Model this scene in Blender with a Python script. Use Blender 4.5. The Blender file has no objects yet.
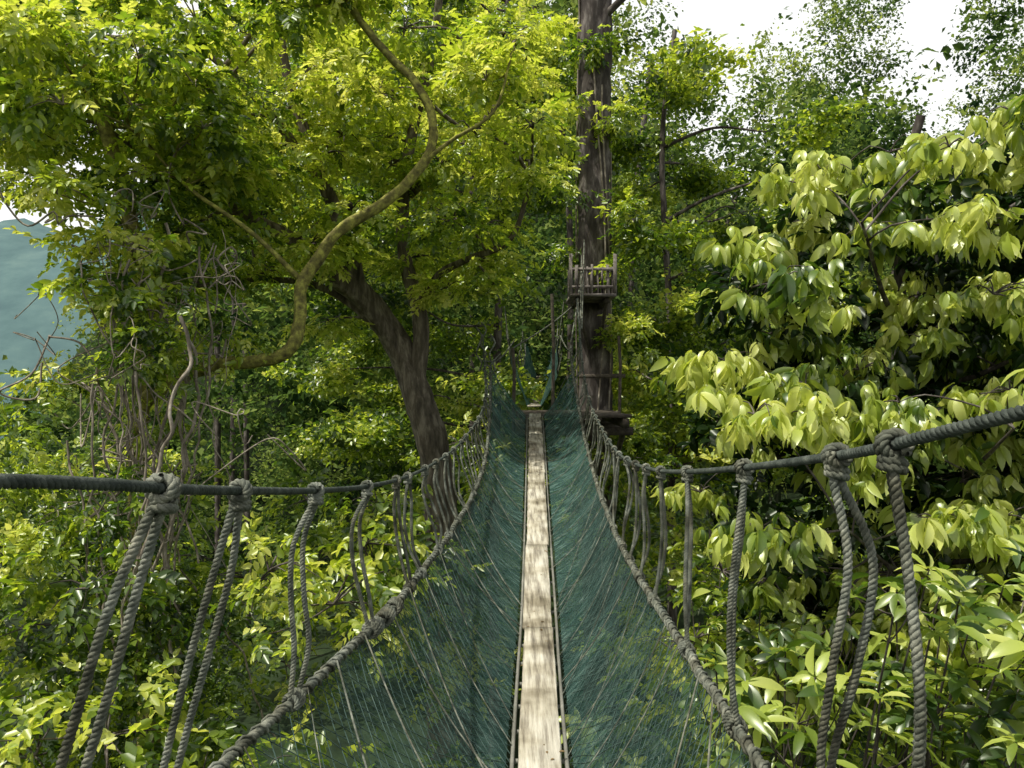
import bpy, math, random
import numpy as np
rng = np.random.default_rng(7)
random.seed(7)
scene = bpy.context.scene
scene.view_settings.view_transform = 'Standard'
scene.view_settings.look = 'None'
scene.view_settings.exposure = 0

# ------------------------------------------------------------------ materials
def new_mat(name):
    m = bpy.data.materials.new(name); m.use_nodes = True
    nt = m.node_tree; nt.nodes.clear()
    out = nt.nodes.new('ShaderNodeOutputMaterial')
    return m, nt, out

def ramp(nt, stops):
    r = nt.nodes.new('ShaderNodeValToRGB')
    el = r.color_ramp.elements
    while len(el) > 1: el.remove(el[-1])
    el[0].position = stops[0][0]; el[0].color = (*stops[0][1], 1)
    for p, c in stops[1:]:
        e = el.new(p); e.color = (*c, 1)
    return r

def leaf_mat(name, dif, tra, tfac=0.5, gloss=0.07, rough=0.35):
    m, nt, out = new_mat(name)
    at = nt.nodes.new('ShaderNodeAttribute'); at.attribute_name = 'lv'
    r1 = ramp(nt, dif); r2 = ramp(nt, tra)
    nt.links.new(at.outputs['Fac'], r1.inputs[0]); nt.links.new(at.outputs['Fac'], r2.inputs[0])
    d = nt.nodes.new('ShaderNodeBsdfDiffuse'); t = nt.nodes.new('ShaderNodeBsdfTranslucent')
    nt.links.new(r1.outputs[0], d.inputs[0]); nt.links.new(r2.outputs[0], t.inputs[0])
    mx = nt.nodes.new('ShaderNodeMixShader'); mx.inputs[0].default_value = tfac
    nt.links.new(d.outputs[0], mx.inputs[1]); nt.links.new(t.outputs[0], mx.inputs[2])
    if gloss <= 0:
        nt.links.new(mx.outputs[0], out.inputs[0]); return m
    g = nt.nodes.new('ShaderNodeBsdfGlossy'); g.inputs['Roughness'].default_value = rough
    g.inputs[0].default_value = (0.9, 0.95, 0.85, 1)
    m2 = nt.nodes.new('ShaderNodeMixShader'); m2.inputs[0].default_value = gloss
    nt.links.new(mx.outputs[0], m2.inputs[1]); nt.links.new(g.outputs[0], m2.inputs[2])
    nt.links.new(m2.outputs[0], out.inputs[0])
    return m

def rough_mat(name, stops, scale=(8, 8, 8), detail=6, bump=0.5, bscale=None, rough=0.9, spec=0.2, stain=None):
    m, nt, out = new_mat(name)
    tc = nt.nodes.new('ShaderNodeTexCoord'); mp = nt.nodes.new('ShaderNodeMapping')
    mp.inputs['Scale'].default_value = scale
    nt.links.new(tc.outputs['Object'], mp.inputs[0])
    n = nt.nodes.new('ShaderNodeTexNoise'); n.inputs['Detail'].default_value = detail
    n.inputs['Scale'].default_value = 1.0; n.inputs['Roughness'].default_value = 0.65
    nt.links.new(mp.outputs[0], n.inputs[0])
    r = ramp(nt, stops); nt.links.new(n.outputs[0], r.inputs[0])
    p = nt.nodes.new('ShaderNodeBsdfPrincipled')
    p.inputs['Roughness'].default_value = rough
    p.inputs['Specular IOR Level'].default_value = spec
    col = r.outputs[0]
    if stain:
        n2 = nt.nodes.new('ShaderNodeTexNoise'); n2.inputs['Scale'].default_value = stain; n2.inputs['Detail'].default_value = 7
        nt.links.new(tc.outputs['Object'], n2.inputs[0])
        r2 = ramp(nt, [(.36, (.45, .42, .36)), (.5, (.85, .83, .78)), (.6, (1, 1, 1))]); nt.links.new(n2.outputs[0], r2.inputs[0])
        mm = nt.nodes.new('ShaderNodeMixRGB'); mm.blend_type = 'MULTIPLY'; mm.inputs[0].default_value = 1
        nt.links.new(col, mm.inputs[1]); nt.links.new(r2.outputs[0], mm.inputs[2]); col = mm.outputs[0]
    nt.links.new(col, p.inputs['Base Color'])
    if bump > 0:
        b = nt.nodes.new('ShaderNodeBump'); b.inputs['Strength'].default_value = bump
        b.inputs['Distance'].default_value = 0.02
        nt.links.new(n.outputs[0], b.inputs['Height']); nt.links.new(b.outputs[0], p.inputs['Normal'])
    nt.links.new(p.outputs[0], out.inputs[0])
    return m

M_leaf_bright = leaf_mat('leaf_bright',
    [(0, (.012, .030, .006)), (.33, (.06, .11, .014)), (.62, (.23, .31, .035)), (1, (.50, .53, .11))],
    [(0, (.04, .10, .006)), (.33, (.24, .39, .018)), (.62, (.68, .80, .045)), (1, (.93, .93, .17))], .5, .05, .36)  # leaf tones; dark and pale ends also paint in shadow and sunlight
M_leaf_shade_tone = leaf_mat('leaf_shade_tone',  # darkened leaf colour, paints in the shade of a crown interior
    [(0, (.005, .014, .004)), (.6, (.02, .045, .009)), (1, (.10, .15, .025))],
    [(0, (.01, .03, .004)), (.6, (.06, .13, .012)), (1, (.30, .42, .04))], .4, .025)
M_leaf_big = leaf_mat('leaf_broad',
    [(0, (.015, .040, .008)), (.32, (.065, .12, .018)), (.62, (.32, .40, .07)), (1, (.54, .58, .17))],
    [(0, (.03, .08, .006)), (.32, (.18, .31, .016)), (.62, (.66, .76, .07)), (1, (.84, .88, .18))], .42, .06, .36)  # leaf colours, ends pushed to carry painted shadow and sunlit highlight
M_leaf_far = leaf_mat('leaf_far',
    [(0, (.012, .030, .013)), (.5, (.06, .105, .028)), (1, (.25, .31, .09))],
    [(0, (.025, .06, .013)), (.5, (.17, .28, .045)), (1, (.55, .65, .12))], .42, 0)
M_bark = rough_mat('bark', [(.3, (.03, .026, .018)), (.48, (.095, .08, .058)), (.66, (.24, .21, .16))], (9, 9, 2.2), 8, 1.0)
M_bark_dark = rough_mat('bark_grey', [(.3, (.02, .017, .015)), (.5, (.065, .055, .048)), (.68, (.20, .18, .16))], (7, 7, 2.0), 8, 1.0)
M_moss = rough_mat('mossy_bark', [(.3, (.05, .042, .02)), (.5, (.17, .16, .045)), (.68, (.38, .38, .08))], (12, 12, 12), 6, .8)
M_vine = rough_mat('vine_stem', [(.3, (.08, .068, .052)), (.55, (.22, .19, .15)), (.75, (.42, .39, .33))], (14, 14, 6), 3, 0)
M_wood = rough_mat('weathered_plank', [(.30, (.10, .09, .07)), (.43, (.26, .24, .19)), (.55, (.44, .42, .34)), (.70, (.60, .58, .49))], (34, 1.8, 16), 10, .5, rough=.8, stain=3.2)
M_wood_dark = rough_mat('dark_timber', [(.3, (.03, .026, .02)), (.6, (.10, .085, .065)), (.8, (.2, .18, .14))], (14, 5, 14), 7, .5)
M_wood_grey = rough_mat('grey_timber', [(.3, (.08, .07, .06)), (.6, (.19, .17, .15)), (.8, (.3, .28, .25))], (14, 5, 14), 7, .5)
M_rope = rough_mat('rope_fibre', [(.3, (.045, .053, .042)), (.5, (.125, .138, .112)), (.72, (.30, .31, .25))], (22, 22, 22), 8, .5, rough=.85, stain=9)
M_cable = rough_mat('cable_fibre', [(.3, (.018, .025, .02)), (.5, (.045, .055, .045)), (.72, (.10, .115, .095))], (25, 25, 25), 8, .5, rough=.7)
M_net = rough_mat('net_twine', [(.3, (.02, .04, .035)), (.6, (.06, .10, .085)), (.8, (.14, .19, .16))], (15, 15, 15), 3, 0)
M_alu = rough_mat('ladder_rail', [(.3, (.10, .10, .08)), (.6, (.20, .20, .17)), (.8, (.32, .32, .28))], (10, 4, 10), 6, .2, rough=.7, spec=.3)
M_ground = rough_mat('forest_floor', [(.3, (.007, .014, .005)), (.6, (.02, .035, .011)), (.8, (.045, .06, .02))], (.8, .8, .8), 6, 0)
M_hill = rough_mat('hill_haze_tint', [(.35, (.05, .095, .10)), (.55, (.07, .125, .125)), (.7, (.095, .155, .145))], (.03, .03, .05), 10, 0)  # distance haze is painted in as the blue-grey base colour

def cloth_mat():
    m, nt, out = new_mat('shade_cloth')
    tc = nt.nodes.new('ShaderNodeTexCoord'); mp = nt.nodes.new('ShaderNodeMapping')
    mp.inputs['Scale'].default_value = (1.5, 6, 1.5)
    nt.links.new(tc.outputs['Object'], mp.inputs[0])
    n = nt.nodes.new('ShaderNodeTexNoise'); n.inputs['Detail'].default_value = 6
    nt.links.new(mp.outputs[0], n.inputs[0])
    r = ramp(nt, [(.35, (.035, .085, .075)), (.55, (.08, .155, .135)), (.7, (.20, .31, .27))])  # palest stop paints sunlit streaks into the cloth colour
    nt.links.new(n.outputs[0], r.inputs[0])
    d = nt.nodes.new('ShaderNodeBsdfDiffuse'); t = nt.nodes.new('ShaderNodeBsdfTranslucent')
    nt.links.new(r.outputs[0], d.inputs[0]); nt.links.new(r.outputs[0], t.inputs[0])
    mx = nt.nodes.new('ShaderNodeMixShader'); mx.inputs[0].default_value = .4
    nt.links.new(d.outputs[0], mx.inputs[1]); nt.links.new(t.outputs[0], mx.inputs[2])
    tr = nt.nodes.new('ShaderNodeBsdfTransparent')
    a = nt.nodes.new('ShaderNodeAttribute'); a.attribute_name = 'lv'
    m2 = nt.nodes.new('ShaderNodeMixShader')
    nt.links.new(a.outputs['Fac'], m2.inputs[0])
    nt.links.new(tr.outputs[0], m2.inputs[1]); nt.links.new(mx.outputs[0], m2.inputs[2])
    nt.links.new(m2.outputs[0], out.inputs[0])
    return m
M_cloth = cloth_mat()

# ------------------------------------------------------------------ mesh helpers
def build(name, parts, mat, parent=None, smooth=False):
    """parts: list of (V Nx3, F Mxk, lv N or None)"""
    Vs, loops, starts, lvs = [], [], [], []
    off = 0; lo = 0
    for V, F, lv in parts:
        V = np.asarray(V, dtype=np.float32); F = np.asarray(F, dtype=np.int32)
        if len(F) == 0: continue
        Vs.append(V); loops.append((F + off).ravel())
        k = F.shape[1]
        starts.append(lo + np.arange(len(F)) * k)
        lo += F.size; off += len(V)
        lvs.append(np.zeros(len(V), np.float32) if lv is None else np.asarray(lv, np.float32))
    V = np.concatenate(Vs); L = np.concatenate(loops); S = np.concatenate(starts)
    me = bpy.data.meshes.new(name)
    me.vertices.add(len(V)); me.vertices.foreach_set('co', V.ravel())
    me.loops.add(len(L)); me.loops.foreach_set('vertex_index', L.astype(np.int32))
    me.polygons.add(len(S)); me.polygons.foreach_set('loop_start', S.astype(np.int32))
    a = me.attributes.new('lv', 'FLOAT', 'POINT'); a.data.foreach_set('value', np.concatenate(lvs))
    me.update(calc_edges=True)
    if smooth: me.polygons.foreach_set('use_smooth', np.ones(len(S), bool))
    me.materials.append(mat)
    ob = bpy.data.objects.new(name, me); scene.collection.objects.link(ob)
    if parent: ob.parent = parent
    return ob

def empty(name, loc=(0, 0, 0)):
    e = bpy.data.objects.new(name, None); e.empty_display_size = .2
    scene.collection.objects.link(e); return e

def smooth_path(P, step):
    P = np.asarray(P, float)
    Q = np.vstack([2*P[0]-P[1], P, 2*P[-1]-P[-2]])
    out = []
    for i in range(1, len(Q)-2):
        p0, p1, p2, p3 = Q[i-1:i+3]
        n = max(2, int(np.linalg.norm((p2-p1)[:3]) / step) + 1)
        t = np.linspace(0, 1, n, endpoint=False)[:, None]
        out.append(.5*((2*p1)+(-p0+p2)*t+(2*p0-5*p1+4*p2-p3)*t**2+(-p0+3*p1-3*p2+p3)*t**3))
    out.append(P[-1:])
    return np.vstack(out)

def frames(P):
    T = np.gradient(P, axis=0); T /= np.linalg.norm(T, axis=1)[:, None] + 1e-12
    N = np.zeros_like(P)
    ref = np.array([0, 0, 1.]) if abs(T[0][2]) < .8 else np.array([0, 1., 0])
    n = np.cross(T[0], ref); n /= np.linalg.norm(n)
    for i in range(len(P)):
        n = n - T[i]*np.dot(n, T[i]); n /= np.linalg.norm(n) + 1e-12
        N[i] = n
    return T, N, np.cross(T, N)

def tube(P, R, sides=6, rag=0.0):
    P = np.asarray(P, float); n = len(P)
    R = np.broadcast_to(np.asarray(R, float), (n,))
    T, N, B = frames(P)
    a = np.linspace(0, 2*np.pi, sides, endpoint=False)
    rr = R[:, None]*np.ones(sides)[None]
    if rag: rr = rr*(1+rag*(rng.random(rr.shape)-.5) + rag*.8*np.sin(a*3+rng.random()*6)[None])
    V = P[:, None]+rr[..., None]*(np.cos(a)[None, :, None]*N[:, None]+np.sin(a)[None, :, None]*B[:, None])
    i = np.arange(n-1)[:, None]*sides; j = np.arange(sides)[None]; j2 = (j+1) % sides
    F = np.stack([i+j, i+j2, i+sides+j2, i+sides+j], -1).reshape(-1, 4)
    return V.reshape(-1, 3), F, None

def rope(P, r, pitch=.05, strands=3, sides=6, per=8):
    P = smooth_path(P, pitch/per)
    T, N, B = frames(P)
    s = np.concatenate([[0], np.cumsum(np.linalg.norm(np.diff(P, axis=0), axis=1))])
    out = []
    for k in range(strands):
        ph = 2*np.pi*(k/strands+s/pitch)
        C = P+.5*r*(np.cos(ph)[:, None]*N+np.sin(ph)[:, None]*B)
        out.append(tube(C, .56*r, sides))
    return out

def box(c, s, rz=0, jitter=0):
    x, y, z = np.array(s)/2
    V = np.array([[-x,-y,-z],[x,-y,-z],[x,y,-z],[-x,y,-z],[-x,-y,z],[x,-y,z],[x,y,z],[-x,y,z]])
    if jitter: V = V+(rng.random(V.shape)-.5)*jitter
    if rz:
        cz, sz = math.cos(rz), math.sin(rz)
        V = V@np.array([[cz, sz, 0], [-sz, cz, 0], [0, 0, 1]])
    F = np.array([[0,3,2,1],[4,5,6,7],[0,1,5,4],[1,2,6,5],[2,3,7,6],[3,0,4,7]])
    return V+np.array(c), F, None

# ------------------------------------------------------------------ leaf templates
def norm(v): return v/(np.linalg.norm(v, axis=-1, keepdims=True)+1e-9)

def leaf6(w=.28, fold=.1, tip=-.12):
    V = np.array([[0,0,0],[w,.32,fold],[w*.75,.7,fold*.7],[0,1,tip],[-w*.75,.7,fold*.7],[-w,.32,fold]])
    return V, np.array([[0,1,2,3],[0,3,4,5]])
def leafdia(w=.3, fold=.1):
    return np.array([[0,0,0],[w,.45,fold],[0,1,-.05],[-w,.45,fold]]), np.array([[0,1,2],[0,2,3]])
def bigleaf(w=.2, droop=.5, fold=.06):
    ys = [0,.12,.35,.62,.85,1]; ws = [.12,.6,1,.95,.5,.03]
    V = []; y = 0; z = 0; prev = 0
    for a, b in zip(ys, ws):
        ang = droop*1.6*a; seg = a-prev; prev = a
        y += seg*math.cos(ang); z -= seg*math.sin(ang)
        V += [[-w*b, y, z+fold*b], [0, y, z], [w*b, y, z+fold*b]]
    F = []
    for i in range(5):
        o = i*3; F += [[o, o+1, o+4, o+3], [o+1, o+2, o+5, o+4]]
    return np.array(V, float), np.array(F)

def place(V, pos, d, n, s):
    d = norm(np.array(d, float)); n = np.array(n, float); sd = norm(np.cross(d, n)); n2 = np.cross(sd, d)
    return np.array(pos)+s*(V[:, :1]*sd+V[:, 1:2]*d+V[:, 2:3]*n2)

def combine(parts):
    Vs, Fs, Ls, o = [], [], [], 0
    for V, F, l in parts:
        Vs.append(V); Fs.append(F+o); Ls.append(np.full(len(V), l)); o += len(V)
    return np.vstack(Vs), np.vstack(Fs), np.concatenate(Ls)

def spray_t(n=11, ls=.3, leaf=leaf6, spread=1.05, rnd=.25, **kw):
    """pinnate twig, length 1 along +y"""
    out = []
    for i in range(n):
        t = (i+.6)/n; side = 1 if i % 2 else -1
        if i == n-1: side = 0
        a = side*(spread+rng.normal()*rnd*.6)
        d = np.array([math.sin(a), math.cos(a), rng.normal()*rnd - .15])
        nn = np.array([rng.normal()*rnd, rng.normal()*rnd, 1])
        V, F = leaf(**kw)
        s = ls*(.75+.45*rng.random())*(1-.35*abs(t-.5))
        out.append((place(V, [rng.normal()*.02, t*.9, -.18*t*t], d, nn, s), F, rng.normal()*.09))
    return combine(out)

def tuft_t(n=12, ls=.45, leaf=leafdia):
    out = []
    for i in range(n):
        d = rng.normal(size=3); d[2] = d[2]*.6-.2
        V, F = leaf()
        out.append((place(V, rng.normal(size=3)*[.35, .35, .22], d, rng.normal(size=3)*.5+[0, 0, 1], ls*(.6+.7*rng.random())), F, rng.normal()*.1))
    return combine(out)

def whorl_t(n=7, droop=.6, elev=.1, w=.19, tilt=.3):
    out = []
    a0 = rng.random()*6
    for i in range(n):
        a = a0+i*2*math.pi/n+rng.normal()*.25
        e = elev+rng.normal()*.25
        V, F = bigleaf(w*(.85+.3*rng.random()), droop*(.6+.8*rng.random()))
        d = [math.cos(a)*math.cos(e), math.sin(a)*math.cos(e), math.sin(e)]
        out.append((place(V, [math.cos(a)*.05, math.sin(a)*.05, rng.normal()*.08], d, [rng.normal()*tilt, rng.normal()*tilt, 1], .7+.5*rng.random()), F, rng.normal()*.14))
    return combine(out)

def instance(templs, pos, dirs, nrm, scale, lv):
    parts = []
    idx = rng.integers(0, len(templs), len(pos))
    d = norm(dirs); sd = norm(np.cross(d, nrm)); n2 = np.cross(sd, d)
    for k, (V, F, L) in enumerate(templs):
        m = idx == k
        if not m.any(): continue
        A = np.stack([sd[m], d[m], n2[m]], 1)          # N,3,3
        W = np.einsum('vi,nij->nvj', V, A)*scale[m][:, None, None]+pos[m][:, None]
        N = m.sum(); nv = len(V)
        FF = (F[None]+(np.arange(N)*nv)[:, None, None]).reshape(-1, F.shape[1])
        lvv = np.clip(lv[m][:, None]+L[None], 0, 1)
        parts.append((W.reshape(-1, 3), FF, lvv.ravel()))
    return parts

T_pin = [spray_t(11, .33) for _ in range(5)]
T_ov = [spray_t(8, .43, spread=.95, rnd=.4) for _ in range(5)]
T_tuft = [tuft_t(9, .55) for _ in range(6)]
T_tufts = [tuft_t(14, .36) for _ in range(6)]
T_droop = [whorl_t(6, .75, -.65, .165, .45) for _ in range(8)]
T_rose = [whorl_t(8, .45, .25, .15) for _ in range(6)]

def crown_pts(clumps, n, sub=7, subr=.34, flat=.45):
    """hierarchical clumping: clump -> sub clump -> spray"""
    C = np.array([c[:3] for c in clumps], float)
    R = np.array([c[3:6] if len(c) >= 6 else (c[3],)*3 for c in clumps], float)
    w = (R[:, 0]*R[:, 1]*R[:, 2])**(2/3); w /= w.sum()
    subs, sR, par, hv = [], [], [], []
    for i in range(len(C)):
        k = max(3, int(sub*rng.uniform(.7, 1.3)))
        u = norm(rng.normal(size=(k, 3)))*rng.uniform(.45, 1, (k, 1))
        subs.append(C[i]+u*R[i]); sR.append(np.repeat(R[i][None]*subr, k, 0))
        par += [i]*k; hv.append(np.full(k, rng.normal()*.12)+rng.normal(size=k)*.13)
    subs = np.vstack(subs); sR = np.vstack(sR); par = np.array(par); hv = np.concatenate(hv)
    pw = w[par]/np.bincount(par)[par]; pw /= pw.sum()
    j = rng.choice(len(subs), n, p=pw)
    off = rng.normal(size=(n, 3))*sR[j]*[.8, .8, flat]
    pos = subs[j]+off
    out = norm(pos-C[par[j]])*.7+norm(off)*.6
    return pos, out, hv[j], subs, C[par]

def foliage(name, clumps, n, templs, size, mat, parent, sub=7, subr=.34, flat=.45, droop=.25, base=.45, twig_mat=None, tilt=.35, horiz=False):
    pos, out, h, subs, cc = crown_pts(clumps, n, sub, subr, flat)
    d = out*[1, 1, .5]+rng.normal(size=pos.shape)*.45; d[:, 2] -= droop
    if horiz: d[:, 2] = rng.normal(size=n)*.12
    nr = rng.normal(size=pos.shape)*tilt+[0, 0, 1]+out*(0 if horiz else .25)
    s = size*rng.uniform(.65, 1.35, n)
    lv = base+h+rng.normal(size=n)*.15
    ob = build(name, instance(templs, pos, d, nr, s, lv), mat, parent)
    if twig_mat:
        tp = []
        for a, b in zip(cc, subs):
            m = (a+b)/2+rng.normal(size=3)*.08*np.linalg.norm(b-a); m[2] += .06
            q = smooth_path([a, m, b], .25)
            tp.append(tube(q, np.linspace(1, .35, len(q))*size*.045, 4))
        build(name+'_twigs', tp, twig_mat, parent)
    return ob

def limb(parts, pts, r0, r1, sides=10, step=.15, wig=.02, rag=.12):
    P = smooth_path(pts, step)
    P = P+np.cumsum(rng.normal(size=P.shape), 0)*wig*step
    t = np.linspace(0, 1, len(P))
    parts.append(tube(P, r0+(r1-r0)*t**.8, sides, rag))
    return P

def connect(parts, skel, clumps, r=.035, wig=.1):
    S = np.vstack(skel)
    for c in clumps:
        c = np.array(c[:3]); dd = np.linalg.norm(S-c, axis=1)+np.maximum(0, S[:, 2]-c[2])*1.2
        a = S[dd.argmin()]
        L = np.linalg.norm(c-a)
        m1 = a+(c-a)*.35+rng.normal(size=3)*wig*L*.5; m1[2] += .04*L; m2 = a+(c-a)*.7+rng.normal(size=3)*wig*L*.5; m2[2] += .08*L
        P = smooth_path([a, m1, m2, c], .2)
        parts.append(tube(P, np.linspace(r*(.6+.25*L), r*.35, len(P)), 6))

# ================================================================== WALKWAY
walk = empty('canopy_walkway')
deck = [(-1, .02, -1.35), (.5, .04, -1.5), (2, .085, -1.58), (3.3, .115, -1.60), (4.5, .15, -1.60), (5.7, .19, -1.54), (8, .25, -1.27), (10, .30, -.88), (12.6, .36, -.47)]
cabL = [(-1, -.70, .22), (.3, -.66, -.06), (.95, -.61, -.116), (1.3, -.567, -.17), (1.7, -.578, -.227), (2.4, -.59, -.32), (3.2, -.58, -.41), (4.2, -.56, -.49), (5.2, -.53, -.53), (6.2, -.48, -.53), (7.3, -.43, -.49), (9, -.36, -.35), (10.5, -.34, -.12), (12.2, -.42, .35), (13.6, -.5, .85)]
cabR = [(-1, .72, .30), (.3, .65, .09), (.95, .61, -.033), (1.25, .595, -.095), (1.5, .61, -.135), (2.2, .64, -.23), (3.1, .68, -.34), (4, .715, -.43), (5, .75, -.49), (6.2, .80, -.51), (8, .88, -.41), (10, .97, -.2), (12, 1.05, .36), (14.3, 1.15, 1.56)]
lowL = [(-1, -.85, -.75), (.6, -.84, -.9), (1.3, -.82, -.92), (1.7, -.76, -.93), (2.1, -.70, -.95), (2.5, -.64, -.95), (3.2, -.57, -.99), (3.7, -.52, -1.0), (5.5, -.43, -1.03), (7.2, -.33, -.95), (9, -.28, -.72), (11, -.30, -.2), (12.6, -.34, .3)]
lowR = [(-1, .72, -.75), (.6, .66, -.9), (1.25, .61, -.92), (1.5, .615, -.93), (2.2, .62, -.95), (3.2, .67, -1.02), (4.2, .69, -1.05), (5.8, .74, -1.05), (7.8, .82, -.93), (10, .89, -.57), (12.5, .95, .2), (13.6, 1.0, .7)]
def curve(tab, step=.02):
    P = np.array([(t[1], t[0], t[2]) for t in tab]); return smooth_path(P, step)
def at(P, y):
    i = np.clip(np.searchsorted(P[:, 1], y), 1, len(P)-1)
    a = (y-P[i-1, 1])/(P[i, 1]-P[i-1, 1]+1e-9)
    return P[i-1]*(1-a)+P[i]*a
cL, cR, lL, lR, dk = [curve(t) for t in (cabL, cabR, lowL, lowR, deck)]

parts = []
for P in (cL, cR):
    Q = P[::10]
    parts += rope(Q, .0095, .038, 3, 6, 7)
build('handrail_cables', parts, M_cable, walk, True)
parts = []
for P in (lL, lR):
    Q = P[::12]+rng.normal(size=P[::12].shape)*.003
    parts += rope(Q, .014, .07, 3, 6, 7)
    QQ = smooth_path(Q, .012); T, N, B = frames(QQ)
    s = np.arange(len(QQ))*.012; ph = 2*np.pi*s/.075+np.sin(s*3)*1.0
    parts.append(tube(QQ+.018*(np.cos(ph)[:, None]*N+np.sin(ph)[:, None]*B), .0045, 5))
def wrap_path(C, t, R, turns, span, n=10, phase=0):
    t = t/np.linalg.norm(t); up = np.array([0, 0, 1.]) if abs(t[2]) < .8 else np.array([0, 1., 0])
    a = np.cross(t, up); a /= np.linalg.norm(a); b = np.cross(a, t)
    u = np.linspace(0, 1, int(n*turns)+2)
    ph = phase+2*np.pi*turns*u
    return C+t*(u-.5)[:, None]*span+R*(np.cos(ph)[:, None]*a+np.sin(ph)[:, None]*b)
for yk in (3.25, 3.42, 3.58):
    D = at(lL, yk); tl = at(lL, yk+.03)-D
    parts += rope(wrap_path(D, tl, .028, 3.5, .10, 9, rng.random()*6), .011, .035, 3, 5, 6)
build('side_ropes', parts, M_rope, walk, True)

parts = []
ysL = [.55, .9, 1.3, 1.7, 2.4, 3.2]+list(np.arange(3.95, 12.6, .5))
ysR = [.5, .85, 1.25, 1.5, 2.2, 3.1]+list(np.arange(3.8, 13.2, .5))
for cab, low, ys, sg in ((cL, lL, ysL, -1), (cR, lR, ysR, 1)):
    for y in ys:
        y = y if y < 3.5 else y+rng.normal()*.08
        C = at(cab, y); t = at(cab, y+.03)-C; t /= np.linalg.norm(t)
        yl = y+rng.normal()*.06 if y > 1.6 else y
        D = at(low, yl); tl = at(low, yl+.03)-D; tl /= np.linalg.norm(tl)
        near = y < 5.5
        r = .0088 if near else .0085
        if near:
            parts += rope(wrap_path(C, t, .0095+r*.9, 2.3, .038, 10, rng.random()*6), r, .032, 3, 6, 6)
            parts += rope(wrap_path(C+[0, 0, -.031], np.array([.1*sg, .1, 1.]), .016, 1.6, .016, 9, rng.random()*6), r*.95, .032, 3, 6, 6)
        else:
            parts.append(tube(wrap_path(C, t, .0095+r*.9, 2, .04, 8), r, 6))
            parts.append(tube(wrap_path(C+[0, 0, -.03], np.array([0, 0, 1.]), .016, 1.2, .014, 8), r, 6))
        gap = rng.uniform(.02, .05) if near else rng.uniform(.01, .06)
        bow = rng.normal()*.014+ (.02*sg if sg > 0 and y < 1.4 else 0)
        ax = norm(np.array([t[1]*.3, t[1], 0])) if abs(y-1.5) > .01 or sg < 0 else np.array([.75, .6, 0])
        bb = rng.normal()*.016
        for q in (-1, 1):
            top = C+ax*q*.012+[0, 0, -.012]; bot = D+tl*q*(.03)+[0, 0, .01]
            pts = [top, C+(D-C)*.06+ax*q*.013]
            for f in (.25, .5, .75):
                wv = math.sin(f*math.pi)
                p = C+(D-C)*f+ax*q*(gap*.5*wv+.012)+np.array([sg*.02*wv+bow*wv+bb*math.sin(2*math.pi*f)*(1 if q > 0 else .6)+q*.006*wv, rng.normal()*.008, 0])
                pts.append(p)
            pts.append(bot)
            if near: parts += rope(pts, r, .032, 3, 5, 6)
            else: parts.append(tube(smooth_path(pts, .08), r, 5))
        if near: parts += rope(wrap_path(D, tl, .023, 3, .07, 9, rng.random()*6), r*.9, .032, 3, 5, 6)
        else: parts.append(tube(wrap_path(D, tl, .022, 2, .05, 8), r, 5))
build('hanger_ropes', parts, M_rope, walk, True)

def sling(y, u, low, sg):
    A = at(low, y); B = at(dk, y)+np.array([sg*.135, 0, -.03])
    p = A*(1-u)+B*u
    p = p+np.array([0, 0, -.10])*math.sin(math.pi*u)*.6
    return p
def net_side(low, sg, ymax):
    tw = []
    cell = .065
    for dirn in (1, -1):
        for y0 in np.arange(.6, 8.5, cell):
            pts = []
            for u in np.linspace(0, 1, 9):
                y = y0+dirn*(u-.5)*.75
                if y < .4: continue
                p = sling(y, u, low, sg); p = p+np.array([rng.normal()*.004, rng.normal()*.009, rng.normal()*.004-.01]); pts.append(p)
            if len(pts) > 2: tw.append(tube(np.array(pts), .0017, 3))
    return tw
build('rope_net', net_side(lL, -1, 9)+net_side(lR, 1, 9), M_net, walk)
parts = []
for low, sg in ((lL, -1), (lR, 1)):
    ys = np.arange(.4, 12.7, .05); us = np.linspace(0, 1, 14)
    V = []; A = []
    for i, y in enumerate(ys):
        for u in us:
            p = sling(y, u, low, sg)+np.array([sg*.01, 0, 0])
            k = math.sin(y*9.1+2.2*u)*.016+math.sin(y*23+u*7)*.009+math.sin(y*41-u*9)*.004
            p = p+np.array([sg*k, 0, k*.7])*math.sin(math.pi*u)**.5
            V.append(p)
            far = np.clip((y-3)/6, 0, 1)
            A.append(np.clip(.12+.56*far+.40*u*(1-far)+.09*math.sin(y*7+u*3), 0, .85))
    n, m = len(ys), len(us)
    i = np.arange(n-1)[:, None]*m; j = np.arange(m-1)[None]
    F = np.stack([i+j, i+j+1, i+m+j+1, i+m+j], -1).reshape(-1, 4)
    parts.append((np.array(V), F, np.array(A)))
build('green_shade_cloth', parts, M_cloth, walk, True)
parts = []
for low, sg in ((lL, -1), (lR, 1)):
    for y in np.arange(.6, 12.9, .36):
        y += rng.normal()*.09; sh = rng.normal()*.4-.5
        pts = []
        for u in np.linspace(0, 1, 6):
            p = sling(min(y+sh*(u), 12.7), u, low, sg); p[0] -= sg*.012; p[2] += .012; pts.append(p)
        parts.append(tube(smooth_path(pts, .1), rng.choice([.0018, .0025, .0035]), 5))
build('lashing_cords', parts, M_rope, walk, True)

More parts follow.
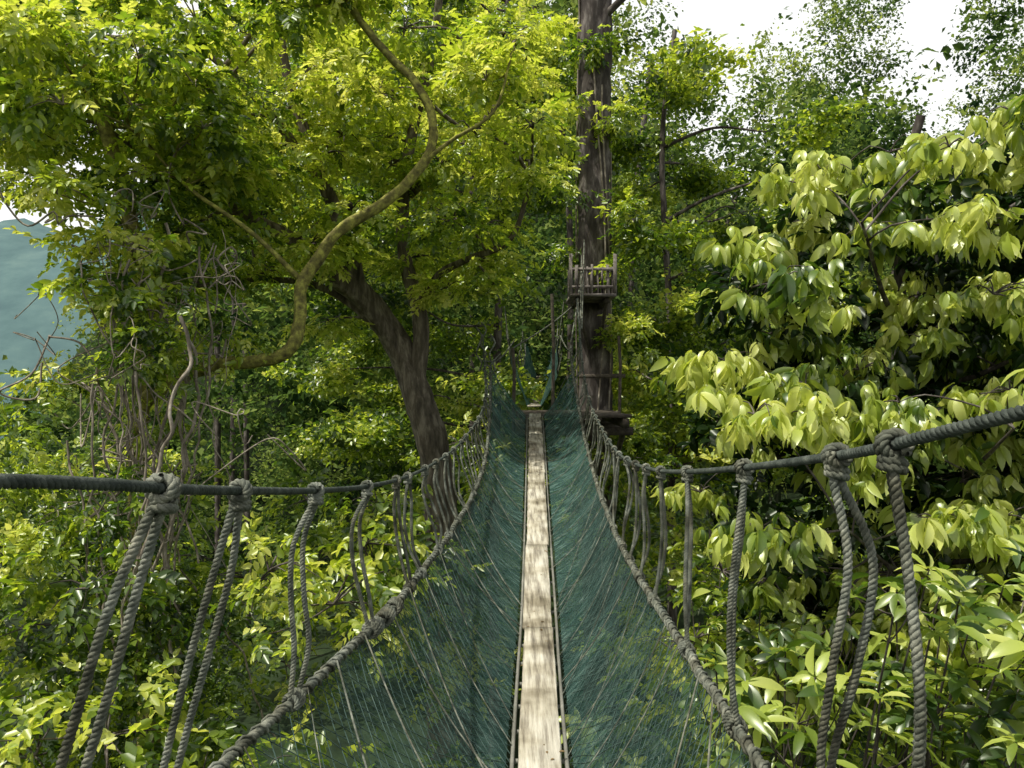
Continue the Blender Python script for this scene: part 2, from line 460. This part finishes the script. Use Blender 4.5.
# deck: one line of boards laid on a ladder
parts = []; rails = []
y = -.8
while y < 12.4:
    L = rng.uniform(1.7, 2.3); a = at(dk, y+.004); b = at(dk, min(y+L, 12.6)); w = .192+rng.normal()*.003
    jit = rng.normal()*.004
    nseg = 16; V = []; ee = rng.normal(size=(nseg+1, 6))*.0018
    for s in range(nseg+1):
        q = at(dk, min(y+L, 12.6)*s/nseg+(y+.004)*(1-s/nseg)-(.006 if s == nseg else 0)); 
        q = q*.35+(a*(1-s/nseg)+b*(s/nseg))*.65
        for k, (xx, z2) in enumerate(((-w/2, -.012), (w/2, -.012), (w/2, .008), (w/2-.006, .012), (-w/2+.006, .012), (-w/2, .008))):
            V.append(q+[jit+xx+ee[s, k], -(.004 if s == nseg else 0), z2])
    F = []
    for s in range(nseg):
        for k in range(6): F.append([s*6+k, s*6+(k+1) % 6, s*6+6+(k+1) % 6, s*6+6+k])
    F += [[0, 5, 4, 3], [0, 3, 2, 1], [nseg*6+0, nseg*6+1, nseg*6+2, nseg*6+3], [nseg*6, nseg*6+3, nseg*6+4, nseg*6+5]]
    parts.append((np.array(V), np.array(F), None))
    y += L
build('deck_boards', parts, M_wood, walk)
for sg in (-1, 1):
    P = dk.copy()[::8]; P[:, 0] += sg*.118; P[:, 2] -= .03
    rails.append(tube(P, .010, 6))
for yy in np.arange(-.7, 12.4, .3):
    p = at(dk, yy); q = p+np.array([-.13, 0, -.05]); w = p+np.array([.13, 0, -.05])
    rails.append(tube(np.array([q, p+[0, 0, -.05], w]), .011, 6))
build('ladder_frame', rails, M_alu, walk, True)
N = 170; yy = rng.uniform(1.5, 12, N); pos = np.array([at(dk, v) for v in yy]); pos[:, 0] += rng.uniform(-.09, .09, N); pos[:, 2] += .016
M_dead = leaf_mat('dead_leaf', [(0, (.06, .04, .02)), (1, (.25, .18, .09))], [(0, (.08, .05, .02)), (1, (.25, .15, .05))], .2, 0)
V6, F6 = leaf6()
build('fallen_leaves', instance([(V6, F6, np.zeros(6))], pos, rng.normal(size=(N, 3))*[1, 1, .05], np.tile([0., 0, 1], (N, 1)), rng.uniform(.01, .035, N), rng.random(N)), M_dead, walk)

# ------------------------------------------------------------------ second span beyond platform
walk2 = empty('canopy_walkway.001')
parts = []; clo = []; rp = []
def p2(y): 
    f = (y-15.5)/12
    return np.array([.42+.55*f, y, -.42+ .75*f - 1.0*f*(1-f)*1.2])
ys = np.arange(15.6, 27.5, .4)
for a, b in zip(ys[:-1], ys[1:]):
    m = (p2(a)+p2(b))/2; parts.append(box(m, (.26, .385, .03), jitter=.008))
for sg in (-1, 1):
    V = []; A = []
    for v in ys:
        f = (v-15.5)/12; h = .6+.75*(2*f-1)**4
        for u in np.linspace(0, 1, 6):
            V.append(p2(v)+np.array([sg*(.13+.35*u+.02*math.sin(v*5)), 0, h*u-.04*math.sin(u*3.14)])); A.append(.85)
    n, m = len(ys), 6
    i = np.arange(n-1)[:, None]*m; j = np.arange(m-1)[None]
    clo.append((np.array(V), np.stack([i+j, i+j+1, i+m+j+1, i+m+j], -1).reshape(-1, 4), np.array(A)))
    top = np.array(V)[5::6]; rp.append(tube(top, .02, 5))
    T2 = top+np.array([sg*.1, 0, .45]); T2[:, 2] += .3*(2*(ys-15.5)/12-1)**4; rp.append(tube(T2, .014, 5))
    for a, b in zip(top[::2], T2[::2]): rp.append(tube(np.array([a, (a+b)/2, b]), .010, 4))
build('deck_boards_span', parts, M_wood, walk2)
build('green_shade_cloth_span', clo, M_cloth, walk2)
build('suspension_ropes_span', rp, M_rope, walk2)

# ================================================================== PLATFORM TREE
ptree = empty('platform_tree')
parts = []
P = [(1.9, 16.2, -14), (1.8, 16.1, -6), (1.66, 16, 0), (1.64, 16, 5), (1.70, 16, 10), (1.6, 16.2, 16), (1.7, 16.3, 24)]
main = limb(parts, P, .38, .24, 22, .25, .01, .22)
for (a, b, c, r) in (((1.7, 16, 11), (.2, 17, 13), (-2.5, 18.5, 14.5), .2), ((1.7, 16, 12.5), (4, 17.5, 15), (6.5, 18, 16.5), .2), ((1.66, 16, 14), (1.2, 18.5, 17), (.5, 21, 19), .2), ((1.7, 16, 7.2), (3.0, 15.2, 8.2), (4.1, 14.8, 8.6), .08)):
    limb(parts, [a, b, c], r, r*.4, 8, .3, .03)
build('trunk', parts, M_bark_dark, ptree, True)
cl = [(rng.uniform(-3.5, 7.5), rng.uniform(17, 22), rng.uniform(14, 21), rng.uniform(1.3, 2)) for _ in range(9)]
foliage('crown_foliage', cl, 1500, T_tuft, .45, M_leaf_shade_tone, ptree, sub=8)
parts = []
for k in range(9):
    a0 = rng.random()*6.3; z0 = rng.uniform(-6, 0); z1 = rng.uniform(5, 12); zz = np.arange(z0, z1, .3)
    ph = a0+np.sin(zz*.7+k)*.35
    parts.append(tube(np.stack([1.65+np.cos(ph)*.36, 16+np.sin(ph)*.36, zz], 1), .018, 5))
build('trunk_climbers', parts, M_vine, ptree, True)
cl = [(1.2, 15.6, 4.0, .4, .4, .5), (2.0, 15.5, 5.2, .4, .4, .5), (1.4, 15.4, 6.6, .5, .4, .45), (2.1, 15.4, 3.2, .35, .4, .45), (1.0, 15.5, 5.6, .35, .3, .4), (2.15, 15.5, 2.2, .35, .4, .4), (2.3, 15.2, .9, .45, .4, .4), (2.3, 15, -1.2, .6, .5, .4), (.9, 15.9, 2.8, .35, .4, .4)]
foliage('climber_leaves', cl, 760, T_ov, .24, M_leaf_bright, ptree, sub=6, base=.45)

plat = empty('wooden_platform')
parts = []
for k in range(11):   # lower deck
    parts.append(box((1.0, 12.75+k*.27, -.52+rng.normal()*.006), (1.8+rng.normal()*.06, .25, .045), jitter=.01))
for x in (.2, 1.0, 1.8): parts.append(box((x, 14.1, -.62), (.1, 3.0, .14)))
for y in (12.9, 14.2, 15.4): parts.append(box((1.0, y, -.76), (1.9, .1, .13)))
for x, y in ((.2, 13), (1.8, 13), (.2, 15.3), (1.8, 15.3)):
    parts.append(tube(np.array([(x, y, -.8), ((x+1.7)/2, (y+16)/2, -1.9), (1.7, 16, -3)]), .05, 6))
for x, y, h in ((.72, 14.2, 1.6), (2.0, 14.9, .9), (.02, 13.3, .6)):
    parts.append(tube(np.array([(x, y, -.9), (x+.02, y, h*.4), (x-.01, y, h)]), .03, 7))
parts.append(box((1.75, 15.5, .15), (.9, .05, .08), jitter=.03))
parts.append(box((1.2, 15.3, 1.54), (.08, 1.3, .1))); parts.append(box((1.75, 15.3, 1.54), (.08, 1.3, .1)))
for a, b in (((1.2, 14.8, 1.5), (1.5, 15.7, .7)), ((1.75, 14.8, 1.5), (1.7, 15.7, .7))):
    parts.append(tube(np.array([a, (np.array(a)+b)/2, b]), .035, 6))
build('timber', parts, M_wood_dark, plat)
parts = []
for k in range(6):   # upper deck round the trunk with its railing
    parts.append(box((1.48, 14.6+k*.24, 1.615), (.82, .225, .05), jitter=.015))
for x in (1.1, 1.2, 1.32, 1.42, 1.5, 1.61, 1.7, 1.8, 1.88): parts.append(box((x, 15.0+rng.normal()*.03, 1.92), (.035, .035, .58+rng.normal()*.06), jitter=.05))
for z in (1.82, 2.15): parts.append(box((1.49, 14.96, z), (.86, .03, .045), jitter=.04))
for x in (1.08, 1.9): parts.append(box((x, 14.7, 2.0), (.05, .05, .8), jitter=.03))
build('upper_deck_and_railing', parts, M_wood_grey, plat)
rp = []
for a, b in (((-.42, 12.2, .35), (-.2, 13.3, .5)), ((-.34, 12.6, .3), (.05, 14.5, .8)), ((1.05, 12, .36), (1.2, 14.6, 1.6)), ((1.0, 13.6, .7), (1.35, 15.4, 2.2)), ((1.15, 13.2, .9), (1.4, 15.5, 2.8)), ((.98, 12.9, .5), (.9, 14.9, .9)), ((1.1, 13, .6), (1.35, 15.5, 2.5)), ((.02, 13.3, .6), (1.4, 15.6, 1.7))):
    a = np.array(a); b = np.array(b); m = (a+b)/2-[0, 0, .06]
    rp.append(tube(smooth_path([a, m, b], .2), .013, 5))
for (x, y, z0, z1) in ((-.44, 12.3, .35, .95), (-.52, 12.6, .2, .9), (-.3, 12.0, .1, .75)):
    pts = [(x+.05*math.sin(k*2.1+y), y, z0+(z1-z0)*k/5) for k in range(6)]
    rp.append(tube(smooth_path(pts, .08), .013, 5))
build('guy_ropes', rp, M_rope, plat)

# ================================================================== LEANING TREE (left centre)
lt = empty('leaning_tree'); parts = []; skel = []
skel.append(limb(parts, [(-1.0, 13.2, -9), (-1.1, 13.1, -4), (-1.25, 13, -1.4), (-1.52, 13, -.3), (-1.85, 13, .6), (-2.3, 12.7, 1.3), (-2.75, 12.2, 1.68)], .44, .18, 16, .15, .02, .2))
skel.append(limb(parts, [(-2.7, 12.25, 1.64), (-3.2, 11.7, 2.1), (-3.75, 11, 2.4), (-4.2, 10.6, 3.0), (-4.9, 10.2, 3.8)], .13, .04, 9))
skel.append(limb(parts, [(-2.4, 12.6, 1.35), (-2.55, 12.4, 2.2), (-2.9, 12, 3.3), (-3.3, 11.8, 4.6), (-3.4, 11.5, 6.0)], .15, .05, 9))
skel.append(limb(parts, [(-1.6, 13, -.1), (-1.5, 13, 1.0), (-1.75, 12.8, 2.2), (-1.6, 12.4, 3.6), (-1.2, 12, 5), (-1.0, 11.5, 6)], .16, .05, 9))
skel.append(limb(parts, [(-1.55, 12.9, 1.2), (-1.1, 12.6, 1.75), (-.6, 12, 1.9), (.0, 11.6, 2.1), (.3, 11.3, 2.9)], .08, .03, 8))
skel.append(limb(parts, [(-2.1, 12.9, .9), (-2.9, 12.6, 1.5), (-3.8, 12.4, 1.65), (-4.7, 12, 1.5)], .08, .03, 8))
skel.append(limb(parts, [(-2.9, 12, 3.1), (-3.8, 11.2, 4.2), (-5, 10.3, 5), (-6, 9.5, 5.2)], .08, .03, 8))
skel.append(limb(parts, [(-1.6, 12.6, 3.0), (-.6, 11.6, 3.6), (.1, 11, 4.3), (.3, 10.6, 5.0)], .08, .03, 8))
def scatter(n, xr, yr, zr, rr, cond=lambda x, y, z: True, md=.75):
    out = []; tries = 0
    while len(out) < n and tries < 8000:
        tries += 1
        c = (rng.uniform(*xr), rng.uniform(*yr), rng.uniform(*zr)); r = rng.uniform(*rr)
        if not cond(*c): continue
        if any((c[0]-o[0])**2+(c[1]-o[1])**2+(c[2]-o[2])**2 < (md*(r+o[3])*.8)**2 for o in out): continue
        out.append((*c, r, r, r*.42))
    return out
cl = scatter(66, (-7.4, .5), (8.6, 13.4), (1.7, 5.9), (.35, .75), lambda x, y, z: z > 1.6+.2*abs(x+2.5)*.5 and z < .5*y and not (x > -.3 and z < 3.0) and not (x < -4.6 and z < 2.9) and not (-3.4 < x < -.2 and y < 10.2 and z < 4.2), md=.85)
cl += [(-6.9, 11, 3.6, .7, .7, .3), (-7.4, 11.5, 4.4, .8, .8, .35), (-6.2, 10, 4.2, .7, .7, .3), (-7.9, 12, 3.7, .8, .8, .35), (-7.0, 11, 5.0, .8, .8, .35)]
cl += [(-.4, 11.6, 2.3, .5, .5, .2), (.1, 11.3, 2.9, .45, .45, .2), (-4.7, 12, 1.6, .6, .6, .25), (-3.8, 12.3, 1.7, .5, .5, .2), (-2.2, 11, 2.4, .5, .5, .2), (-.9, 11.6, 3.3, .6, .6, .25), (-1.0, 12.4, 1.5, .45, .45, .2), (-2.9, 12.8, 1.0, .45, .45, .2), (-.3, 12, 1.5, .4, .4, .2)]
connect(parts, skel, cl)
build('trunk', parts, M_bark, lt, True)
foliage('foliage', cl, 7800, T_pin, .28, M_leaf_bright, lt, sub=10, subr=.44, base=.56, twig_mat=M_bark_dark, flat=.45, droop=.4)

# ================================================================== VINE COVERED TREE (left)
vt = empty('vine_covered_tree'); parts = []; skel = []
skel.append(limb(parts, [(-4.3, 9.4, -9), (-4.25, 9.4, -4), (-4.35, 9.3, -1), (-4.2, 9.2, .6), (-4.35, 9.1, 2), (-4.8, 9, 3.6)], .16, .07, 10))
skel.append(limb(parts, [(-4.25, 9.2, -.2), (-3.85, 9, .05), (-3.34, 9, .21), (-2.75, 9, .27), (-2.5, 9, .42), (-2.42, 9, .75), (-2.39, 9, 1.11), (-2.0, 9, 1.68), (-1.43, 9, 2.07), (-1.03, 9, 2.5), (-.95, 9, 2.97), (-1.12, 9, 3.36), (-1.6, 9, 3.9), (-2.1, 8.8, 4.6)], .088, .036, 10, .1, .05, .25))
skel.append(limb(parts, [(-2.4, 9, 1.2), (-2.9, 8.8, 1.7), (-3.6, 8.8, 2.2), (-4.2, 8.6, 2.9)], .035, .015, 6, .1))
skel.append(limb(parts, [(-1.1, 9, 2.4), (-.7, 8.9, 2.7), (-.2, 8.8, 3.0), (0, 8.8, 3.6)], .03, .012, 6, .1))
cl = scatter(26, (-6.0, -3.2), (7.4, 9.8), (.4, 4.3), (.35, .62), lambda x, y, z: not (x < -4.3 and z < 2.5) and not (x > -3.8 and z < 1.2), md=.8)
cl2 = [(-.3, 9.2, 3.5, .45, .5, .25), (-2.3, 8.8, 4.3, .6, .6, .3), (-1.6, 8.8, 4.4, .5, .5, .3), (-3.3, 9.2, 2.6, .4, .4, .25), (0, 9.2, 3.9, .45, .45, .3)]
connect(parts, skel, cl+cl2, .02)
build('trunk', parts, M_moss, vt, True)
foliage('foliage', cl, 2200, T_ov, .24, M_leaf_bright, vt, sub=7, base=.50, twig_mat=M_vine)
foliage('branch_foliage', cl2, 500, T_pin, .27, M_leaf_bright, vt, sub=7, base=.6, twig_mat=M_vine)
parts = []
for k in range(40):   # hanging lianas
    x0 = rng.normal(-3.85, .40); y0 = rng.normal(8.3, .4); z0 = rng.uniform(-1.2, 1.7); z1 = z0-rng.uniform(1.0, 5)
    n = int((z0-z1)/.16)+3; zz = np.linspace(z0, z1, n)
    wx = np.cumsum(rng.normal(size=n))*.035; wy = np.cumsum(rng.normal(size=n))*.03
    P = np.stack([x0+wx+.12*np.sin(zz*1.3+k), y0+wy, zz], 1)
    if rng.random() < .4: P[:, 0] += np.linspace(0, 1, n)**2*rng.normal()*.9
    P = smooth_path(P, .08)
    parts.append(tube(P, rng.choice([.004, .006, .008, .012, .018]), 5))
for k in range(52):   # looping tangles
    c = np.array([rng.normal(-3.8, .38), rng.normal(8.2, .3), rng.uniform(-1.5, 1.7)])
    n = 8; P = c+np.cumsum(rng.normal(size=(n, 3))*[.16, .1, .2], 0)
    parts.append(tube(smooth_path(P, .06), rng.uniform(.004, .011), 5))
build('lianas', parts, M_vine, vt, True)
cl = [(rng.normal(-3.9, .5), rng.normal(8.2, .5), z, .38, .38, .4) for z in np.arange(-5.5, 1.5, .27)]
foliage('climber_leaves', cl, 2000, T_ov, .18, M_leaf_bright, vt, sub=7, base=.46, droop=.5)

# ================================================================== BROADLEAF TREE (right)
bt = empty('broadleaf_tree'); parts = []; skel = []
skel.append(limb(parts, [(5.2, 9.6, -10), (5.1, 9.6, -5), (4.9, 9.5, -1.5), (4.6, 9.4, .6), (4.5, 9.2, 2.2), (4.6, 9, 3.0)], .16, .05, 10))
for e in ((2.4, 8.2, .9), (2.2, 8.6, -.5), (3.2, 7.4, 1.5), (6.2, 8.2, 1.4), (3.0, 7.2, -1.3), (5.4, 7.2, .8), (4.4, 7, -.4), (3.6, 9, 2.4), (6.4, 9, 2.5), (5.3, 7.2, -1.2)):
    b = skel[0][np.abs(skel[0][:, 2]-(e[2]-.9)).argmin()]; e = np.array(e); m = (b+e)/2+[0, 0, -.15]
    skel.append(limb(parts, [b, m, e], .045, .012, 7))
cl = scatter(110, (1.9, 7.0), (6.9, 9.4), (-3.0, 2.75), (.30, .55), lambda x, y, z: z < 2.6-.42*max(0, 4.0-x)**1.25 and x > 1.95+.10*abs(z) and z < .34*y, md=.8)
connect(parts, skel, cl, .014)
build('trunk', parts, M_bark_dark, bt, True)
foliage('foliage', cl, 3000, T_droop, .205, M_leaf_big, bt, sub=7, subr=.42, base=.64, twig_mat=M_bark_dark, tilt=.25, flat=.8, horiz=True)
foliage('inner_foliage', [(c[0]+.3, c[1]+1.0, c[2]-.1, *c[3:]) for c in cl], 2600, T_ov, .34, M_leaf_shade_tone, bt, sub=7, base=.18, flat=.8)  # low base tone puts the inner crown's shade into the leaf colour

# rosette shrubs lower right
def shrub(cx, cy, cz, w, n, size, T, mat, base=.5, h=.6):
    e = empty('rosette_shrub'); parts = []; pos = []; root = np.array([cx, cy+.9, cz-3.2])
    for k in range(n):
        p = np.array([cx+rng.uniform(-w, w), cy+rng.uniform(-w, w)*.7, cz+rng.uniform(-h, h)]); pos.append(p)
        if k % 3: 
            continue
        m = root+(p-root)*.5+[rng.normal()*.1, .2+rng.normal()*.1, -.2]
        P = smooth_path([root, m, p], .2); parts.append(tube(P, np.linspace(.02, .006, len(P)), 5))
    pos = np.array(pos); main = pos[::3]
    for k in range(n):
        if k % 3:
            j = ((main-pos[k])**2).sum(1).argmin(); q = main[j]+[0, .1, -.35]
            parts.append(tube(smooth_path([q, (q+pos[k])/2+[0, 0, -.05], pos[k]], .15), .006, 4))
    build('stems', parts, M_bark_dark, e, True)
    N = len(pos)
    a = rng.random(N)*6.28
    d = np.stack([np.cos(a), np.sin(a), rng.normal(size=N)*.25], 1)
    nr = np.tile([0, -.25, 1.], (N, 1))+rng.normal(size=(N, 3))*.45
    build('leaves', instance(T, pos, d, nr, size*rng.uniform(.6, 1.25, N), np.clip(base+rng.normal(size=N)*.2, 0, 1)), mat, e)
shrub(3.1, 5.6, -1.85, .8, 42, .23, T_rose, M_leaf_big, .45)
shrub(2.2, 6.0, -2.65, .8, 42, .23, T_rose, M_leaf_big, .40)
shrub(3.9, 6.4, -2.2, .8, 40, .26, T_rose, M_leaf_big, .48)
shrub(1.6, 7.6, -3.6, 1.0, 40, .24, T_rose, M_leaf_big, .38)
shrub(2.6, 7.4, -2.6, .9, 44, .24, T_rose, M_leaf_big, .42)
shrub(3.7, 5.9, -3.0, 1.0, 50, .24, T_rose, M_leaf_big, .42)

# ================================================================== UNDERSTORY below and around the bridge
us = scatter(75, (-8, 7.5), (6.5, 17), (-6.2, -.9), (.6, 1.1), lambda x, y, z: z < -1.1-.10*abs(x)*.2-(.9 if -1.5 < x < 2.0 and y < 13 else 0), md=.7)
us = [c for c in us if not (c[1] < 13.5 and -1.2 < c[0] < 1.8 and c[2] > -2.8)]
us += scatter(16, (-6.5, -1.0), (7, 12), (-2.6, -1.3), (.5, .85), md=.75)
us += scatter(12, (-6.0, -2.0), (5.0, 8.0), (-4.6, -2.4), (.5, .85), lambda x, y, z: z < -.36*y-.2, md=.75)
us += scatter(8, (1.5, 4.5), (7.5, 11), (-4.2, -2.0), (.5, .85), md=.75)
us = [(c[0], c[1], c[2], c[3], c[3], c[3]*.6) for c in us]
us_o = empty('understory_foliage')
foliage('leaves', us, 8600, T_ov, .26, M_leaf_bright, us_o, sub=9, base=.47, twig_mat=M_bark_dark, tilt=.5)
# mid trees beside the platform
mt = empty('slender_tree'); parts = []; skel = []
skel.append(limb(parts, [(3.6, 18, -12), (3.6, 18, 0), (3.4, 18, 5), (3.7, 18, 8)], .14, .05, 8, .3))
cl = scatter(38, (2.3, 7.0), (15.5, 20.5), (-2.2, 8.0), (.7, 1.2), lambda x, y, z: (x > 2.6 or y > 18) and not (z > 5.6 and x > 4.4), md=.75)
connect(parts, skel, cl, .03); build('trunk', parts, M_bark_dark, mt, True)
foliage('foliage', cl, 4400, T_tufts, .37, M_leaf_bright, mt, sub=9, base=.46)
mt = empty('slender_tree'); parts = []; skel = []
skel.append(limb(parts, [(-.5, 21, -12), (-.4, 21, 0), (-.2, 21, 6), (0, 21, 12)], .16, .07, 8, .3))
cl = scatter(44, (-5, 1.4), (17.5, 23), (-2.5, 11), (.8, 1.5), lambda x, y, z: not (x > -.3 and z < 1.6), md=.75)
connect(parts, skel, cl, .03); build('trunk', parts, M_bark_dark, mt, True)
foliage('foliage', cl, 5000, T_tufts, .41, M_leaf_bright, mt, sub=9, base=.40)

# ================================================================== DISTANT FOREST
def top_slope(t):
    return float(np.interp(t, [-.75, -.60, -.54, -.47, -.2, .12, .2, .25, .29, .34, .46, .49, .55, .57, .8],
                              [.02, .02, .04, .36, .60, .60, .50, .36, .36, .54, .52, .33, .33, .56, .56]))
cl = []
while len(cl) < 210:
    y = rng.uniform(24, 46); x = rng.uniform(-.78, .85)*y; z = rng.uniform(-.36*y, .56*y); r = rng.uniform(1.4, 2.6)
    if z+r*.6 > top_slope(x/y)*y: continue
    cl.append((x, y, z, r, r, r*.7))
for x in np.arange(-34, 46, 3.1):        # closed canopy on the slope behind
    for z in np.arange(-11, 28, 3.0):
        y = 50+z*.25+rng.normal()*1.5; xx = x+rng.normal()*.8; zz = z+rng.normal()*.8; r = rng.uniform(2.2, 3.2)
        if zz+r*.8 > top_slope(xx/y)*y*.97: continue
        cl.append((xx, y, zz, r, r, r*.8))
df = empty('distant_forest')
foliage('foliage', cl, 27000, T_tufts, .80, M_leaf_far, df, sub=10, base=.46, subr=.34, flat=.6)
parts = []
for k in range(9):
    y = rng.uniform(26, 44); x = rng.uniform(-.4, .8)*y; h = top_slope(x/y)*y*.7
    parts.append(tube(smooth_path([(x, y, -14), (x+rng.normal()*.3, y, h*.4), (x+rng.normal()*.6, y, max(h, 0))], .8), .12, 7))
build('trunks', parts, M_bark_dark, df, True)

# ================================================================== TERRAIN + HILL
n = 90
xs = np.sign(np.linspace(-1, 1, n))*np.abs(np.linspace(-1, 1, n))**3*1800
X, Y = np.meshgrid(xs, xs+20, indexing='ij')
Z = -9+np.sin(X*.13)*1.2+np.cos(Y*.11+X*.05)*1.5-.25*np.clip(Y-120, 0, 120)
V = np.stack([X, Y, Z], -1).reshape(-1, 3)
i = np.arange(n-1)[:, None]*n; j = np.arange(n-1)[None]
build('ground', [(V, np.stack([i+j, i+n+j, i+n+j+1, i+j+1], -1).reshape(-1, 4), None)], M_ground, None, True)
n, m = 120, 22; V = []
for x in np.linspace(-70, 130, n):
    tt = float(np.interp(x/70, [-.62, -.48, -.3, .15, .25, .33, .42, .49, .56, .62, 1.5], [-.15, .15, .36, .40, .27, .30, .36, .26, .26, .36, .36]))
    H = tt*72+9+1.6*math.sin(x*.5)+1.2*math.sin(x*.23+1)
    for k in range(m):
        f = k/(m-1); V.append([x, 57+f*16+1.5*math.sin(x*.7+k), -12+max(H, 1)*math.sin(f*math.pi/2)**.8+1.0*math.sin(x*.9+k*1.3)])
i = np.arange(n-1)[:, None]*m; j = np.arange(m-1)[None]
build('wooded_hillside', [(np.array(V), np.stack([i+j, i+m+j, i+m+j+1, i+j+1], -1).reshape(-1, 4), None)], M_ground, None, False)
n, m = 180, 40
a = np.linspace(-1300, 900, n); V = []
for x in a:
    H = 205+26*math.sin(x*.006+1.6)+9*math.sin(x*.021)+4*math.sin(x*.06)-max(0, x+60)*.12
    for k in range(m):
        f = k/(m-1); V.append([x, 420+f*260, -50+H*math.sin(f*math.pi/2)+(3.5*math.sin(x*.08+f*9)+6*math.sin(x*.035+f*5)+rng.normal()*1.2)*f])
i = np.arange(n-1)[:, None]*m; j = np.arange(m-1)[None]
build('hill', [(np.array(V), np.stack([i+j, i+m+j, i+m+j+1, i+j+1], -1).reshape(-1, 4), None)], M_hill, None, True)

# ================================================================== LIGHT
SUN = np.array([-.34, -.24, .90]); SUN = SUN/np.linalg.norm(SUN)
elev = math.asin(SUN[2]); az = math.atan2(SUN[0], SUN[1])
w = bpy.data.worlds.new('World'); scene.world = w; w.use_nodes = True
nt = w.node_tree; bg = nt.nodes['Background']
sky = nt.nodes.new('ShaderNodeTexSky'); sky.sky_type = 'NISHITA'; sky.sun_disc = False
sky.sun_elevation = elev; sky.sun_rotation = az; sky.dust_density = 6; sky.air_density = 1.2; sky.ozone_density = 1
tc = nt.nodes.new('ShaderNodeTexCoord'); sx = nt.nodes.new('ShaderNodeSeparateXYZ')
nt.links.new(tc.outputs['Generated'], sx.inputs[0])
mr = nt.nodes.new('ShaderNodeMapRange'); mr.inputs['From Min'].default_value = .42; mr.inputs['From Max'].default_value = .65
mr.inputs['To Min'].default_value = .9; mr.inputs['To Max'].default_value = .05
nt.links.new(sx.outputs[2], mr.inputs['Value'])
haze = nt.nodes.new('ShaderNodeMixRGB'); haze.inputs[2].default_value = (10.0, 10.1, 9.8, 1)
nt.links.new(mr.outputs[0], haze.inputs[0])
nt.links.new(sky.outputs[0], haze.inputs[1]); nt.links.new(haze.outputs[0], bg.inputs[0]); bg.inputs[1].default_value = .12
sl = bpy.data.lights.new('sun', 'SUN'); sl.energy = 5; sl.angle = math.radians(.5); sl.color = (1, .96, .86)
so = bpy.data.objects.new('sun', sl); scene.collection.objects.link(so)
from mathutils import Vector
so.rotation_euler = Vector(SUN).to_track_quat('Z', 'Y').to_euler(); so.location = (0, 0, 40)

cam = bpy.data.cameras.new('camera'); cam.sensor_width = 36; cam.lens = 28.1; cam.clip_start = .05; cam.clip_end = 6000
co = bpy.data.objects.new('camera', cam); scene.collection.objects.link(co)
co.location = (0, 0, 0); co.rotation_euler = (math.radians(90), 0, 0)
scene.camera = co
print('polys', sum(len(o.data.polygons) for o in scene.objects if o.type == 'MESH'))
